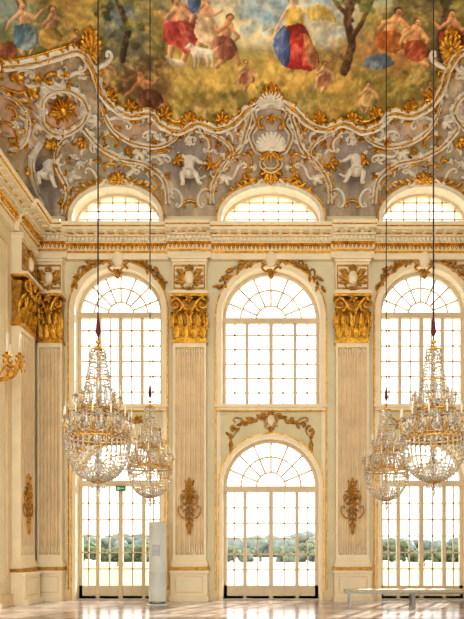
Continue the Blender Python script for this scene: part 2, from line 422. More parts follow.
def pilaster(name,Mx,w,orn=True):
    mb=MB(); p=w/.49
    mb.box(-.58*p,.58*p,-.46,0,0,.14,0); mb.box(-.54*p,.54*p,-.38,0,.14,.82,0); mb.box(-.58*p,.58*p,-.44,0,.82,.9,0)
    ring(mb,[(-.42*p,.24),(-.42*p,.74),(.42*p,.74),(.42*p,.24)],[(-.38*p,.28),(-.38*p,.70),(.38*p,.70),(.38*p,.28)],-.395,-.37,2)
    for z0,z1,e in ((.9,1.0,.08),(1.0,1.04,.045),(1.04,1.12,.06),(1.12,1.2,.03)):
        mb.box(-w-e,w+e,-.25-e,0,z0,z1,3 if z0==.9 else 0)
    n=6; pr=[(-w,0),(-w,-.25)]; m=.06*p; fw=(2*w-2*m)/n
    for k in range(n):
        a=-w+m+fw*k+fw*.13; b=a+fw*.74
        for j in range(7):
            an=math.pi*j/6; pr.append(((a+b)/2-(b-a)/2*math.cos(an),-.25+.075*math.sin(an)))
    pr+=[(w,-.25),(w,0)]
    nv=len(pr)
    mb.add([(x,y,1.36) for x,y in pr]+[(x,y,7.5) for x,y in pr],[(i,i+1,nv+i+1,nv+i) for i in range(nv-1)],2)
    mb.box(-w,w,-.16,0,1.2,7.66,0)
    mb.box(-w-.001,-w+m,-.253,0,1.2,7.66,0); mb.box(w-m,w+.001,-.253,0,1.2,7.66,0)
    mb.box(-w,w,-.255,0,1.2,1.36,0); mb.box(-w,w,-.255,0,7.5,7.66,0)
    for k in range(n):
        xc=-w+m+fw*(k+.5)
        leaf(mb,plane(xc,1.38,.2),0,0,math.pi/2,.26,.07*p,.04,0); leaf(mb,plane(xc,7.48,.2),0,0,-math.pi/2,.2,.07*p,.04,0)
    mb.box(-w-.03,w+.03,-.29,0,7.62,7.7,1)
    mb.M=Matrix.Translation((0,0,7.7)); capital(mb,w); mb.M=Matrix.Identity(4)
    mb.box(-w*1.02,w*1.02,-.28,0,9.08,10.0,0)
    ring(mb,[(-w*.95,9.2),(-w*.95,9.92),(w*.95,9.92),(w*.95,9.2)],[(-w*.88,9.25),(-w*.88,9.87),(w*.88,9.87),(w*.88,9.25)],-.30,-.27,3)
    mb.box(-w*1.07,w*1.07,-.33,0,10.0,10.08,0); mb.box(-w*1.12,w*1.12,-.37,0,10.08,10.14,0)
    cartouche(mb,plane(0,9.52,.3),.95*p**.5,0,3)
    for s in (-1,1):
        for q_ in range(3): leaf(mb,plane(0,9.4,.3),s*.1,0.05*q_,math.pi/2-s*(1.6-.4*q_),.36*p,.13,.06,3)
    if orn:
        mf=plane(0,2.75,.25); q=1.0*p
        shell(mb,mf,0,.42,math.pi/2,.2*q,7,.03,3); flower(mb,mf,0,.2,.13,.06,3)
        mb.tube([mf(0,.75,.02),mf(0,-.55,.02)],.02,5,3)
        for s in (-1,1):
            scroll(mb,mf,s*.17*q,.14,.4,math.pi/2,'S',.025,3,flip=s); scroll(mb,mf,s*.24*q,-.14,.36,math.pi/2-s*.4,'C',.025,3,flip=s)
            scroll(mb,mf,s*.12*q,.42,.2,math.pi/2-s*.5,'C',.022,3,flip=-s)
            for k in range(6): leaf(mb,mf,s*.03,.35-.16*k,-math.pi/2+s*(1.1-.1*k),.22*q-.02*k,.07,.05,3)
            leaf(mb,mf,s*.02,.6,math.pi/2-s*.5,.26,.08,.05,3)
        leaf(mb,mf,0,-.4,-math.pi/2,.42,.12,.06,3); leaf(mb,mf,0,.62,math.pi/2,.28,.10,.05,3)
    o=mb.obj(name,[M_cream,M_gold,M_peach,M_dgold]); o.matrix_world=Mx@Matrix.Translation((0,-.004,0)); return o
T=Matrix.Translation
for k,(x,w) in enumerate(((-2.41,.49),(2.41,.49),(-6.55,.36),(6.55,.36))): pilaster('pilaster',T((x,0,0)),w,k<2)
for u in (-1.16,-4.9,-9.5,-14): pilaster('pilaster',LM@T((u,0,0)),.49)
for u in (1.16,4.9,9.5,14): pilaster('pilaster',RM@T((u,0,0)),.49)
# ---------------------------------------------------------------- cornice
prof=[(0,10.15,0),(.15,10.15,0),(.15,10.30,0),(.18,10.32,1),(.18,10.38,0),(.22,10.40,0),(.22,10.50,1),(.30,10.56,0),(.30,10.70,0),(.40,10.72,0),(.40,10.76,1),(.44,10.79,0),(.62,10.80,0),(.62,10.88,1),(.66,10.90,0),(.70,10.96,0),(.70,10.99,0),(0,11.06,0)]
def cornice(mb,x0,x1,ml,mr,off=0,cap=False):
    vs=[];n=len(prof)
    for o,z,_ in prof:
        oo=o+off; vs+=[(x0+(oo if ml else 0),-oo,z),(x1-(oo if mr else 0),-oo,z)]
    for k in range(n-1):
        mb.add([vs[2*k],vs[2*k+1],vs[2*k+3],vs[2*k+2]],[(0,1,2,3)],prof[k][2])
    if cap:
        mb.add([vs[2*k] for k in range(n)]+[(x0,0,prof[-1][1])],[tuple(range(n+1))],0)
        mb.add([vs[2*k+1] for k in range(n)]+[(x1,0,prof[-1][1])],[tuple(range(n+1))],0)
    o1=.30+off; a=x0+(o1+.1 if ml else .04); b=x1-(o1+.1 if mr else .04); x=a
    while x<b:
        mb.box(x,min(x+.07,b),-(o1+.09),-o1+.02,10.585,10.69,0); x+=.125
    x=a
    while x<b:
        mb.tube([(x+.05,-(.2+off),10.5),(x+.05,-(.25+off),10.46),(x+.05,-(.24+off),10.40)],[.05,.045,.01],5,1); x+=.12
    x=a; o2=.44+off
    while x<b:
        mb.box(x,min(x+.11,b),-(o2+.14),-o2+.05,10.755,10.80,0); x+=.3
mb=MB()
cornice(mb,-XW,XW,True,True)
for x,h in ((-2.41,.64),(2.41,.64),(-6.55,.5),(6.55,.5)): cornice(mb,x-h,x+h,False,False,.12,True)
mb.obj('trim_4',[M_cream,M_gold])
mb=MB(); mb.M=LM; cornice(mb,-DEEP,0,False,True)
for u in (-1.16,-4.9,-9.5,-14): cornice(mb,u-.64,u+.64,False,False,.12,True)
mb.obj('trim_5',[M_cream,M_gold])
mb=MB(); mb.M=RM; cornice(mb,0,DEEP,True,False)
for u in (1.16,4.9,9.5,14): cornice(mb,u-.64,u+.64,False,False,.12,True)
mb.obj('trim_6',[M_cream,M_gold])
mb=MB()
for a,b in ((-7.08,-5.98),(-3.17,-1.62),(1.62,3.17),(5.98,7.08)):
    mb.box(a,b,-.07,0,0,.32); mb.box(a,b,-.1,0,0,.12)
mb.obj('baseboard_far',[M_peach])
mb=MB(); mb.M=LM; mb.box(-DEEP,-.1,-.08,0,0,.32); mb.box(-DEEP,-.1,-.11,0,0,.12)
for u0,u1 in ((-4.1,-1.9),(-8.7,-5.7)):
    ring(mb,[(u0,.5),(u0,9.8),(u1,9.8),(u1,.5)],[(u0+.1,.6),(u0+.1,9.7),(u1-.1,9.7),(u1-.1,.6)],-.05,0,0)
mb.obj('baseboard_left',[M_peach])
mb=MB(); mb.M=RM; mb.box(.1,DEEP,-.08,0,0,.32); mb.obj('baseboard_right',[M_peach])
# ---------------------------------------------------------------- CEILING + fresco colours
dl=[9*(1-math.cos(t)) for t in np.arange(0,.365,.018)]
GS=.022
dd=list(np.arange(dl[-1]+GS,4.9,GS))
rows=np.array(dl+dd+list(np.arange(5.2,DEEP+.01,.4)))
cc=[v for v in dl]+list(np.arange(dl[-1]+GS,XW-.0,GS)); 
cols=np.array([-XW+v for v in cc]); cols=np.concatenate([cols,-cols[::-1]]); cols=np.unique(np.round(cols,4))
GX,GD=np.meshgrid(cols,rows)
a=np.maximum(GD,1e-4);b=np.maximum(GX+XW,1e-4);c=np.maximum(XW-GX,1e-4);m=np.minimum(np.minimum(a,b),c)
Q=m*((a/m)**-5.+(b/m)**-5.+(c/m)**-5.)**-.2
GZ=11.5+3.4*np.sqrt(np.maximum(0,1-((9-np.minimum(Q,9))/9)**2))
nr,nc=GX.shape
X0=GX.ravel();D0=GD.ravel();N=X0.size
def vnoise(x,y,f,seed):
    x=x*f+seed*17.3;y=y*f+seed*5.7; xi=np.floor(x);yi=np.floor(y);fx=x-xi;fy=y-yi
    fx=fx*fx*(3-2*fx);fy=fy*fy*(3-2*fy)
    def h(i,j): 
        s=np.sin(i*127.1+j*311.7+seed*13.7)*43758.5453; return s-np.floor(s)
    return (h(xi,yi)*(1-fx)+h(xi+1,yi)*fx)*(1-fy)+(h(xi,yi+1)*(1-fx)+h(xi+1,yi+1)*fx)*fy
def fbm(x,y,f,seed,o=4):
    r=0;am=.5;t=0
    for k in range(o): r=r+am*vnoise(x,y,f*2**k,seed+k);t+=am;am*=.55
    return r/t
def A(c): return np.array(c,float)
n1=fbm(X0,D0,.9,1);n2=fbm(X0,D0,2.5,2);n3=fbm(X0,D0,7,3,3);n4=fbm(X0,D0,1.6,9);n5=fbm(X0,D0,5,21,3)
X=X0+(n3-.5)*.05+(n2-.5)*.04; Dp=D0+(n5-.5)*.05
def mix(a,b,t): t=np.clip(t,0,1)[:,None]; return a*(1-t)+b*t
ST=np.tile(A((176,160,136)),(N,1))
ST=mix(ST,A((206,188,160)),(n2-.4)*2)
C=np.tile(A((176,148,78)),(N,1))
C=mix(C,A((224,196,124)),(n1-.35)*2.6)
C=mix(C,A((128,122,62)),(n4-.52)*5)
C=mix(C,A((96,84,48)),(.38-n2)*5)
def loc(px,py):
    p=hit(px,py);u=hit(px+2,py);v=hit(px,py+2)
    J=np.array([[(u[0]-p[0])/2,(v[0]-p[0])/2],[(u[1]-p[1])/2,(v[1]-p[1])/2]])
    return p,np.linalg.inv(J)
def blob(T,px,py,rx,ry,col,al=1.,soft=.4,ang=0,rough=.25,shade=0.):
    p,J=loc(px,py); R=max(rx,ry)*.034*2.2
    k=np.nonzero((np.abs(X-p[0])<R)&(np.abs(Dp-p[1])<R*1.4))[0]
    if len(k)==0: return
    dx=X[k]-p[0];dy=Dp[k]-p[1]
    u=J[0,0]*dx+J[0,1]*dy; v=J[1,0]*dx+J[1,1]*dy
    ca,sa=math.cos(ang),math.sin(ang); uu=(u*ca+v*sa)/rx; vv=(-u*sa+v*ca)/ry
    r=np.sqrt(uu*uu+vv*vv)+(n3[k]-.5)*rough*2+(n2[k]-.5)*rough
    w=np.clip((1-r)/max(soft,.05)+.5,0,1)*al
    colr=np.tile(A(col),(len(k),1))*(1+shade*np.clip(-uu*.6-vv*.8,-1,1))[:,None]
    T[k]=T[k]*(1-w)[:,None]+colr*w[:,None]
def stroke(T,pts,ws,col,shade=.3,al=1.):
    if not hasattr(ws,'__len__'): ws=[ws]*len(pts)
    P=[hit(*p) for p in pts]; sc=.5*(abs(hit(pts[0][0]+2,pts[0][1])[0]-P[0][0])+math.dist(hit(pts[0][0],pts[0][1]+2),P[0]))/2
    mw=max(ws)*sc+.1
    kk=np.nonzero((X>min(p[0] for p in P)-mw)&(X<max(p[0] for p in P)+mw)&(Dp>min(p[1] for p in P)-mw)&(Dp<max(p[1] for p in P)+mw))[0]
    if len(kk)==0: return
    x=X[kk];y=Dp[kk]
    best=np.full(len(kk),-9.);sd=np.zeros(len(kk))
    for k in range(len(P)-1):
        ax,ay=P[k];bx,by=P[k+1];vx,vy=bx-ax,by-ay;L=vx*vx+vy*vy+1e-9
        t=np.clip(((x-ax)*vx+(y-ay)*vy)/L,0,1); w=(ws[k]*(1-t)+ws[k+1]*t)*sc
        ddx=x-ax-t*vx;ddy=y-ay-t*vy; dist=np.hypot(ddx,ddy)
        g=(w-dist)/sc; i=g>best; best[i]=g[i]; s=(-ddx*.6+ddy*.8)/w; sd[i]=s[i]
    w=np.clip(best*.9+.5,0,1)*al
    colr=np.tile(A(col),(len(kk),1))*(1+shade*np.clip(sd,-1,1))[:,None]
    T[kk]=T[kk]*(1-w)[:,None]+colr*w[:,None]
def inside(P,x=None,y=None):
    if x is None: x,y=X,Dp
    r=np.zeros(len(x),bool);n=len(P)
    for k in range(n):
        ax,ay=P[k];bx,by=P[(k+1)%n]
        if ay==by: continue
        c=((ay>y)!=(by>y))&(x<(bx-ax)*(y-ay)/(by-ay)+ax); r^=c
    return r
_ds=[0]
def drape(T,pts,col,fold=.3,ang=None):
    P=[hit(*p) for p in catmull(list(pts)+[pts[0]],3)[:-1]]; i=inside(P)
    if not i.any(): return
    _ds[0]+=1
    x,y=X[i],Dp[i]; cx,cy=x.mean(),y.mean()
    if ang is None: ang=random.uniform(-.5,.5)
    ca,sa=math.cos(ang),math.sin(ang); u=(x-cx)*ca+(y-cy)*sa+ .25*(y-cy)*(x-cx)*3; v=-(x-cx)*sa+(y-cy)*ca
    nn=fbm(u,v*.28,7,30+_ds[0],3); 
    lx=(x.max()-x.min())/2+.01; side=np.clip((cx-x)/lx,-1,1)
    f=.92+fold*2.6*(nn-.5)+.2*side
    cl=A(col)[None,:]*f[:,None]; hi=np.clip((nn-.58)*5,0,.5)[:,None]
    cl=cl*(1-hi)+(A(col)*.5+A((246,232,200))*.5)[None,:]*hi
    T[i]=cl
def figure(T,h,body,arms,legs,skin=(224,172,130),hair=(104,66,38),s=1.):
    sh=tuple(c*.62 for c in skin)
    for l in legs: stroke(T,[(x+.9,y+.6) for x,y in l],[3.4*s,2.6*s,1.6*s][:len(l)],sh,.1,.6)
    stroke(T,[(x+1.2,y+.6) for x,y in body],[3.8*s,4.6*s,3.8*s][:len(body)],sh,.1,.6)
    for l in legs: stroke(T,l,[3.0*s,2.2*s,1.3*s][:len(l)],skin,.3)
    stroke(T,body,[3.4*s,4.2*s,3.4*s][:len(body)],skin,.3)
    for l in arms: stroke(T,l,[2.0*s,1.5*s,1.0*s][:len(l)],skin,.3)
    stroke(T,[h,(body[0])],[1.5*s,1.6*s],skin,.2)
    blob(T,h[0],h[1]-.6*s,3.1*s,3.0*s,hair,1,.3,rough=.05)
    blob(T,h[0]+.4*s,h[1]+.4*s,2.3*s,2.6*s,skin,1,.3,rough=.0,shade=.2)
    for e in (-.5,1.1): blob(T,h[0]+e*s,h[1]+.2*s,.5*s,.4*s,(70,40,25),.8,.5,rough=0)
    blob(T,h[0]+.4*s,h[1]+1.7*s,.8*s,.4*s,(150,60,50),.8,.5,rough=0)
blob(C,265,-5,85,40,(232,232,218),1,.8,rough=.3)
blob(C,250,24,42,28,(238,222,178),.95,.8)
blob(C,330,22,30,28,(222,216,190),.95,.8)
blob(C,268,8,26,20,(150,186,208),.85,.7)
blob(C,322,2,20,12,(166,192,206),.8,.7)
blob(C,215,-8,30,16,(214,204,180),.8,.8)
blob(C,125,30,28,50,(126,124,96),.95,.7,rough=.4)
blob(C,118,10,18,24,(116,132,138),.95,.7)
blob(C,80,18,20,30,(206,176,96),.9,.7)
blob(C,20,35,42,32,(136,140,94),.9,.7)
blob(C,10,10,24,20,(150,168,160),.9,.7)
blob(C,145,85,30,24,(112,82,52),.9,.6,rough=.4)
blob(C,250,80,70,22,(228,194,106),.9,.8)
blob(C,225,100,60,12,(164,140,72),.85,.7)
blob(C,330,88,50,24,(210,168,88),.9,.8)
blob(C,290,100,50,9,(156,146,80),.7,.7)
blob(C,345,60,22,18,(156,124,72),.7,.7)
blob(C,400,90,60,22,(156,136,68),.9,.7)
blob(C,395,50,44,22,(210,150,92),.8,.7)
blob(C,445,40,34,44,(124,112,64),.9,.6,rough=.4)
blob(C,375,-5,30,16,(176,184,166),.85,.7)
blob(C,420,0,26,18,(134,124,80),.9,.7,rough=.5)
for k in range(170):
    x=random.choice([random.uniform(0,160),random.uniform(330,470),random.uniform(100,470)]); y=random.uniform(-10,118)
    if 160<x<335 and y<70: continue
    g=random.choice([(92,92,50),(128,128,66),(176,160,84),(84,68,42),(208,178,106),(140,144,110),(190,140,80),(228,206,146)])
    blob(C,x,y,random.uniform(2,9),random.uniform(1.2,4),g,.55,.7,random.uniform(-1,1),rough=.6)
for k in range(45):
    x=random.uniform(232,345); y=random.uniform(-10,45)
    blob(C,x,y,random.uniform(5,13),random.uniform(2,5),random.choice([(244,236,212),(212,216,208),(228,206,160),(180,200,210)]),.45,.8,random.uniform(-.5,.5),rough=.5)
stroke(C,[(345,70),(352,45),(347,20),(356,-15)],[5,4,4,5],(88,62,38),.5)
stroke(C,[(350,40),(362,22),(372,0)],[3,2.5,2],(96,68,40),.4)
stroke(C,[(352,20),(338,6),(330,-8)],[2.5,2,1.5],(96,70,44),.4)
stroke(C,[(122,60),(128,30),(118,0),(124,-15)],[3,3,2.5,2],(74,60,42),.4)
stroke(C,[(446,70),(440,40),(448,10),(440,-10)],[5,4,4,4],(74,56,36),.5)
for x,y in ((340,-2),(362,4),(372,-6),(350,-10),(440,-4),(456,4),(112,-4),(130,2),(104,14),(136,24)):
    for k in range(6): blob(C,x+random.uniform(-9,9),y+random.uniform(-6,6),6,3.4,random.choice([(96,98,52),(136,134,74),(70,68,40),(170,164,96)]),.75,.6,random.random()*3,rough=.6)
for k,(x,y) in enumerate(((76,32),(106,60),(368,84),(430,84),(246,62),(324,64))):
    sk=random.choice([(206,160,118),(216,170,128)]); lean=random.uniform(-5,5)
    figure(C,(x,y),[(x+lean*.2,y+5),(x+lean*.6,y+12),(x+lean,y+16)],[[(x-2,y+6),(x-7,y+10),(x-9,y+5)],[(x+2,y+6),(x+8,y+10),(x+10,y+15)]],[[(x+lean,y+16),(x+lean+5,y+22),(x+lean+2,y+28)],[(x+lean-2,y+16),(x+lean-4,y+23),(x+lean-1,y+28)]],skin=sk,s=.8)
    drape(C,[(x-5,y+12),(x+5,y+10),(x+9,y+18),(x+2,y+23),(x-7,y+20)],random.choice([(170,106,76),(120,138,150),(214,184,116),(196,130,96)]),.3)
# centre-left group
drape(C,[(163,18),(180,4),(196,14),(200,34),(188,46),(170,44)],(220,138,120),.25)
figure(C,(176,2),[(178,8),(181,20),(182,30)],[[(175,9),(166,18),(160,12)],[(182,9),(192,16),(200,10)]],[[(180,30),(172,42),(168,60)],[(186,30),(188,46),(182,62)]],s=1.35)
drape(C,[(164,24),(186,20),(200,38),(188,54),(176,46),(164,42)],(200,84,72),.3)
figure(C,(203,-2),[(204,4),(206,16),(206,26)],[[(202,5),(194,12),(190,22)],[(207,6),(214,14),(222,10)]],[[(206,26),(212,38),(210,52)],[(204,26),(200,40),(196,52)]],s=1.3)
drape(C,[(195,20),(213,18),(220,36),(210,46),(195,36)],(240,206,166),.25)
drape(C,[(186,-12),(201,-8),(199,10),(190,12)],(104,124,168),.3)
figure(C,(230,18),[(228,25),(224,36),(222,44)],[[(226,26),(218,32),(212,28)],[(231,27),(238,36),(232,44)]],[[(222,44),(234,50),(238,64)],[(220,44),(226,56),(216,66)]],skin=(208,152,108),s=1.25)
drape(C,[(213,38),(229,36),(238,52),(227,60),(211,54)],(176,108,84),.3)
stroke(C,[(196,52),(210,54)],[5,4.5],(244,232,208),.25); stroke(C,[(196,52),(190,46)],[3,2.6],(244,232,208),.2); stroke(C,[(190,46),(186,48)],[2.2,1.2],(230,216,190),.2)
for x in (194,198,207,212): stroke(C,[(x,55),(x+.5,62),(x,67)],[1.6,1.2,1.0],(224,210,186),.2)
stroke(C,[(213,52),(219,47)],[1,.6],(220,206,180),.1)
stroke(C,[(172,62),(182,64)],[4,3.5],(216,200,170),.25); stroke(C,[(172,62),(167,57)],[2.4,2],(216,200,170),.2)
# central woman
figure(C,(292,0),[(293,7),(294,18),(295,28)],[[(290,8),(282,18),(276,30)],[(297,8),(308,12),(318,4)]],[[(292,60),(290,68)],[(303,60),(306,69)]],skin=(242,198,158),hair=(160,112,56),s=1.3)
drape(C,[(286,10),(301,8),(303,26),(298,32),(287,30)],(236,196,96),.25)
drape(C,[(283,28),(302,24),(312,42),(319,62),(312,71),(300,69),(286,68),(280,52)],(204,62,48),.3,0)
drape(C,[(277,32),(286,26),(291,46),(288,66),(280,62),(273,46)],(92,112,168),.3,0)
drape(C,[(303,34),(309,38),(318,60),(313,68),(307,60)],(226,150,96),.3,0)
drape(C,[(304,10),(316,4),(330,10),(336,22),(324,20),(310,20)],(244,212,120),.3)
drape(C,[(262,32),(272,28),(274,34),(264,38)],(244,236,214),.2)
# right reclining group
figure(C,(398,12),[(396,18),(390,28),(386,36)],[[(394,20),(384,22),(378,30)],[(400,20),(408,28),(402,34)]],[[(386,36),(398,42),(412,46)],[(384,36),(394,48),(408,56)]],skin=(236,172,118),s=1.4)
drape(C,[(376,32),(396,30),(404,44),(392,54),(376,46)],(222,130,62),.3)
figure(C,(418,22),[(416,28),(414,40),(414,48)],[[(413,30),(404,36),(400,44)],[(420,30),(428,40),(424,48)]],[[(414,48),(426,54),(436,60)],[(412,48),(416,58),(428,66)]],skin=(226,164,110),s=1.3)
drape(C,[(406,42),(422,40),(430,54),(418,62),(404,56)],(178,84,50),.3)
drape(C,[(366,56),(386,54),(394,64),(380,70),(364,66)],(124,142,160),.3)
figure(C,(452,14),[(452,20),(450,32),(450,40)],[[(449,22),(440,28),(434,22)],[(455,22),(462,30),(470,26)]],[[(450,40),(444,52),(446,64)],[(453,40),(460,52),(456,64)]],skin=(218,158,110),s=1.3)
drape(C,[(440,32),(460,30),(466,46),(452,54),(440,48)],(202,78,50),.3)
# brown group lower left
figure(C,(140,74),[(142,80),(148,90),(152,96)],[[(140,82),(132,90),(126,96)],[(145,82),(154,84),(160,78)]],[[(152,96),(162,98),(168,106)],[(150,97),(156,106),(164,110)]],skin=(176,122,82),s=1.15)
drape(C,[(140,90),(156,90),(164,102),(150,108),(138,102)],(128,78,54),.35)
# left figures
figure(C,(22,6),[(22,12),(26,24),(26,32)],[[(19,14),(10,22),(6,30)],[(26,14),(36,18),(42,10)]],[[(26,32),(34,42),(30,54)],[(24,32),(20,44),(24,56)]],skin=(218,172,128),s=1.35)
drape(C,[(14,26),(32,24),(40,40),(28,50),(14,44)],(104,134,150),.3)
figure(C,(52,10),[(52,16),(50,28),(48,36)],[[(49,18),(42,26),(36,24)],[(55,18),(64,22),(68,30)]],[[(48,36),(58,44),(64,54)],[(46,36),(50,48),(58,56)]],skin=(210,164,118),s=1.3)
drape(C,[(40,30),(56,28),(64,42),(52,50),(40,44)],(202,166,88),.3)
drape(C,[(0,44),(12,42),(18,54),(8,60),(-4,56)],(176,104,74),.3)
C*= (1+.5*(n3-.5)+.3*(n2-.5)+.25*(n5-.5))[:,None]*1.0
i=(n3>.62); C[i]=C[i]*.82+A((240,214,156))*.18
for px,py,rx,ry,col in ((62,112,26,24,(220,184,162)),(110,150,30,22,(176,168,142)),(30,120,26,30,(210,178,154)),(135,130,28,12,(204,176,150)),(190,158,26,26,(152,144,138)),(228,150,22,26,(196,170,152)),(271,135,22,34,(196,176,162)),(75,165,14,30,(184,170,144)),(20,100,20,16,(212,172,148)),(45,172,18,22,(154,142,132)),(146,172,24,8,(160,152,142))):
    for xx in (px,542-px): blob(ST,xx,py,rx,ry,col,.9,.35,rough=.12)
ST*= (1+.3*(n3-.5)+.25*(n2-.5))[:,None]
BORD=[(0,64),(30,60),(58,52),(78,48),(92,66),(100,88),(112,104),(130,114),(150,112),(162,124),(180,130),(198,122),(216,128),(234,122),(248,108),(260,102),(271,92)]
BORD=BORD+[(542-x,y) for x,y in BORD[-2::-1]]
BC=catmull(BORD,6)
PB=[hit(*p) for p in BC]
PB=[(-XW+.8,16.0)]+PB+[(XW-.8,16.0)]
msk=inside(PB,X0,D0)
far=(D0>5.3)
C[far]=A((184,166,116))*(1+.5*(n1[far]-.5))[:,None]
OUT=np.where(msk[:,None],C,ST)
OUT=np.clip(OUT,0,255)/255
LINC=np.where(OUT<=.04045,OUT/12.92,((OUT+.055)/1.055)**2.4)
verts=np.stack([X0,-D0,GZ.ravel()],1)
idx=np.arange(nr*nc).reshape(nr,nc)
faces=np.stack([idx[:-1,:-1],idx[1:,:-1],idx[1:,1:],idx[:-1,1:]],-1).reshape(-1,4)
fc=verts[faces].mean(1); keep=np.ones(len(faces),bool)
for i in range(3):
    cx,hw,zb,zs,zt=lspec(i)
    h=((fc[:,0]-cx)/(hw+.07))**2+((fc[:,2]-zs)/(zt-zs+.07))**2<1
    keep&=~(h&(fc[:,1]>-.6))
faces=faces[keep]
me=bpy.data.meshes.new('ceiling'); me.from_pydata(verts.tolist(),[],faces.tolist())
ca=me.color_attributes.new('fresco','FLOAT_COLOR','POINT')
ca.data.foreach_set('color',np.concatenate([LINC,np.ones((N,1))],1).ravel().astype(np.float32))
me.polygons.foreach_set('use_smooth',[True]*len(faces))
m=bpy.data.materials.new('painted_fresco_plaster'); m.use_nodes=True; nt=m.node_tree; b=nt.nodes['Principled BSDF']
at=nt.nodes.new('ShaderNodeVertexColor'); at.layer_name='fresco'
tc=nt.nodes.new('ShaderNodeTexCoord'); nz=nt.nodes.new('ShaderNodeTexNoise'); nz.inputs['Scale'].default_value=11; nz.inputs['Detail'].default_value=6
nt.links.new(tc.outputs['Object'],nz.inputs['Vector'])
mx=nt.nodes.new('ShaderNodeMixRGB'); mx.blend_type='OVERLAY'; mx.inputs[0].default_value=.3
rr=nt.nodes.new('ShaderNodeValToRGB'); rr.color_ramp.elements[0].position=.35; rr.color_ramp.elements[1].position=.65
rr.color_ramp.elements[0].color=(.33,.33,.33,1); rr.color_ramp.elements[1].color=(.7,.7,.7,1)
nt.links.new(nz.outputs['Fac'],rr.inputs['Fac'])
nt.links.new(at.outputs['Color'],mx.inputs[1]); nt.links.new(rr.outputs['Color'],mx.inputs[2]); nt.links.new(mx.outputs['Color'],b.inputs['Base Color'])
b.inputs['Roughness'].default_value=.7
me.materials.append(m); me.update()
ceil=place('ceiling',me)
# ---------------------------------------------------------------- stucco relief on vault
W_,G_,Y_=0,1,2
mb=MB()
def both(fn):
    fn(lambda u,v,o:S(u,v,o),1); fn(lambda u,v,o:S(542-u,v,o),-1)
mf=lambda u,v,o:S(u,v,o)
bandm(mb,mf,BC,4.0,.15,W_,False)
mb.tube([S(x,y,.08) for x,y in BC],.035,6,G_)
mb.tube([S(x,y+4.6,.04) for x,y in BC],.04,6,G_)
mb.tube([S(x,y-4.2,.03) for x,y in BC],.03,6,G_)
def crust(P,step,L,mi,side=1):
    for k in range(2,len(P)-2,step):
        x,y=P[k]; a=math.atan2(P[k+1][1]-P[k-1][1],P[k+1][0]-P[k-1][0])
        s=side*(1 if (k//step)%2 else -1)
        both(lambda mf,_s: leaf(mb,mf,x,y,a+s*random.uniform(.5,1.3),L*random.uniform(.8,1.2),L*.42,.12,mi,bend=-s*.9))
def line(pts,w,mi,tap=True,cr=None):
    P=catmull(pts,7)
    both(lambda mf,s: bandm(mb,mf,P,w,.12,mi,tap,G_ if mi!=G_ else None))
    if cr is not None: crust(P,3,9,cr)
def gl(pts,r):
    P=catmull(pts,7); n=len(P)
    both(lambda mf,s: mb.tube([mf(x,y,r*.5) for x,y in P],[r*(.5+.5*math.sin(math.pi*i/(n-1))) for i in range(n)],6,G_))
def sc(x,y,L,ang,kind='C',r=.05,mi=0,flip=1,a=1.2,b=14): both(lambda mf,s: scroll(mb,mf,x,y,L,ang,kind,r,mi,flip,a,b))
def fn_(x,y,ang,L,W,n,sp,lift=.09,mi=1): both(lambda mf,s: fan(mb,mf,x,y,ang,L,W,n,sp,lift,mi))
def sh(x,y,ang,L,n,r,mi): both(lambda mf,s: shell(mb,mf,x,y,ang,L,n,r,mi))
ov=[(62+24*math.cos(t)*(1+.1*math.cos(3*t)),110+23*math.sin(t)) for t in np.linspace(0,2*math.pi,13)]
line(ov,2.6,W_,False,W_); gl([(62+(x-62)*.82,110+(y-110)*.82) for x,y in ov],.035)
both(lambda mf,s:[leaf(mb,mf,62,108,k*math.pi/8,12+4*(k%2),3.6,.12,G_) for k in range(16)])
both(lambda mf,s: mb.ell(mf(62,108,.08),(.12,.12,.12),G_,8,6))
sh(90,46,-math.pi/2,15,9,.06,G_); fn_(90,52,math.pi/2,16,7,5,2.6); fn_(90,40,-math.pi/2,16,6,5,1.8)
sc(80,58,22,1.2,'C',.06,W_,1); sc(102,64,24,-1.2,'S',.06,W_,-1); sc(72,74,22,.3,'S',.05,W_); sc(100,80,18,1.4,'C',.045,G_,-1)
line([(84,128),(100,146),(122,158),(146,164),(164,180),(168,205)],2.6,W_,False,W_)
gl([(86,134),(101,151),(122,163),(143,169),(159,184),(163,205)],.04)
line([(100,100),(110,124),(128,140),(154,146),(172,140),(182,128)],2.6,W_,True,G_)
gl([(104,112),(114,130),(132,146),(154,151),(174,146)],.035)
line([(212,205),(214,182),(226,162),(240,148),(246,130),(252,112)],2.6,W_,False,W_)
gl([(208,205),(209,180),(221,159),(235,145),(241,128),(246,116)],.04)
line([(205,130),(222,138),(232,150),(226,166),(212,172)],2.0,W_,True,G_); gl([(198,128),(210,142),(208,158),(198,170)],.045)
line([(64,216),(68,190),(58,168),(56,148),(66,136)],2.6,W_,False,G_); gl([(60,214),(63,190),(53,168),(51,150)],.035)
line([(40,140),(30,160),(34,186),(44,206)],2.2,W_); line([(0,92),(16,100),(26,118),(22,140),(8,150)],2.4,W_,True,G_); gl([(0,86),(20,92),(34,84),(40,72)],.045)
gl([(0,120),(14,128),(18,150)],.05)
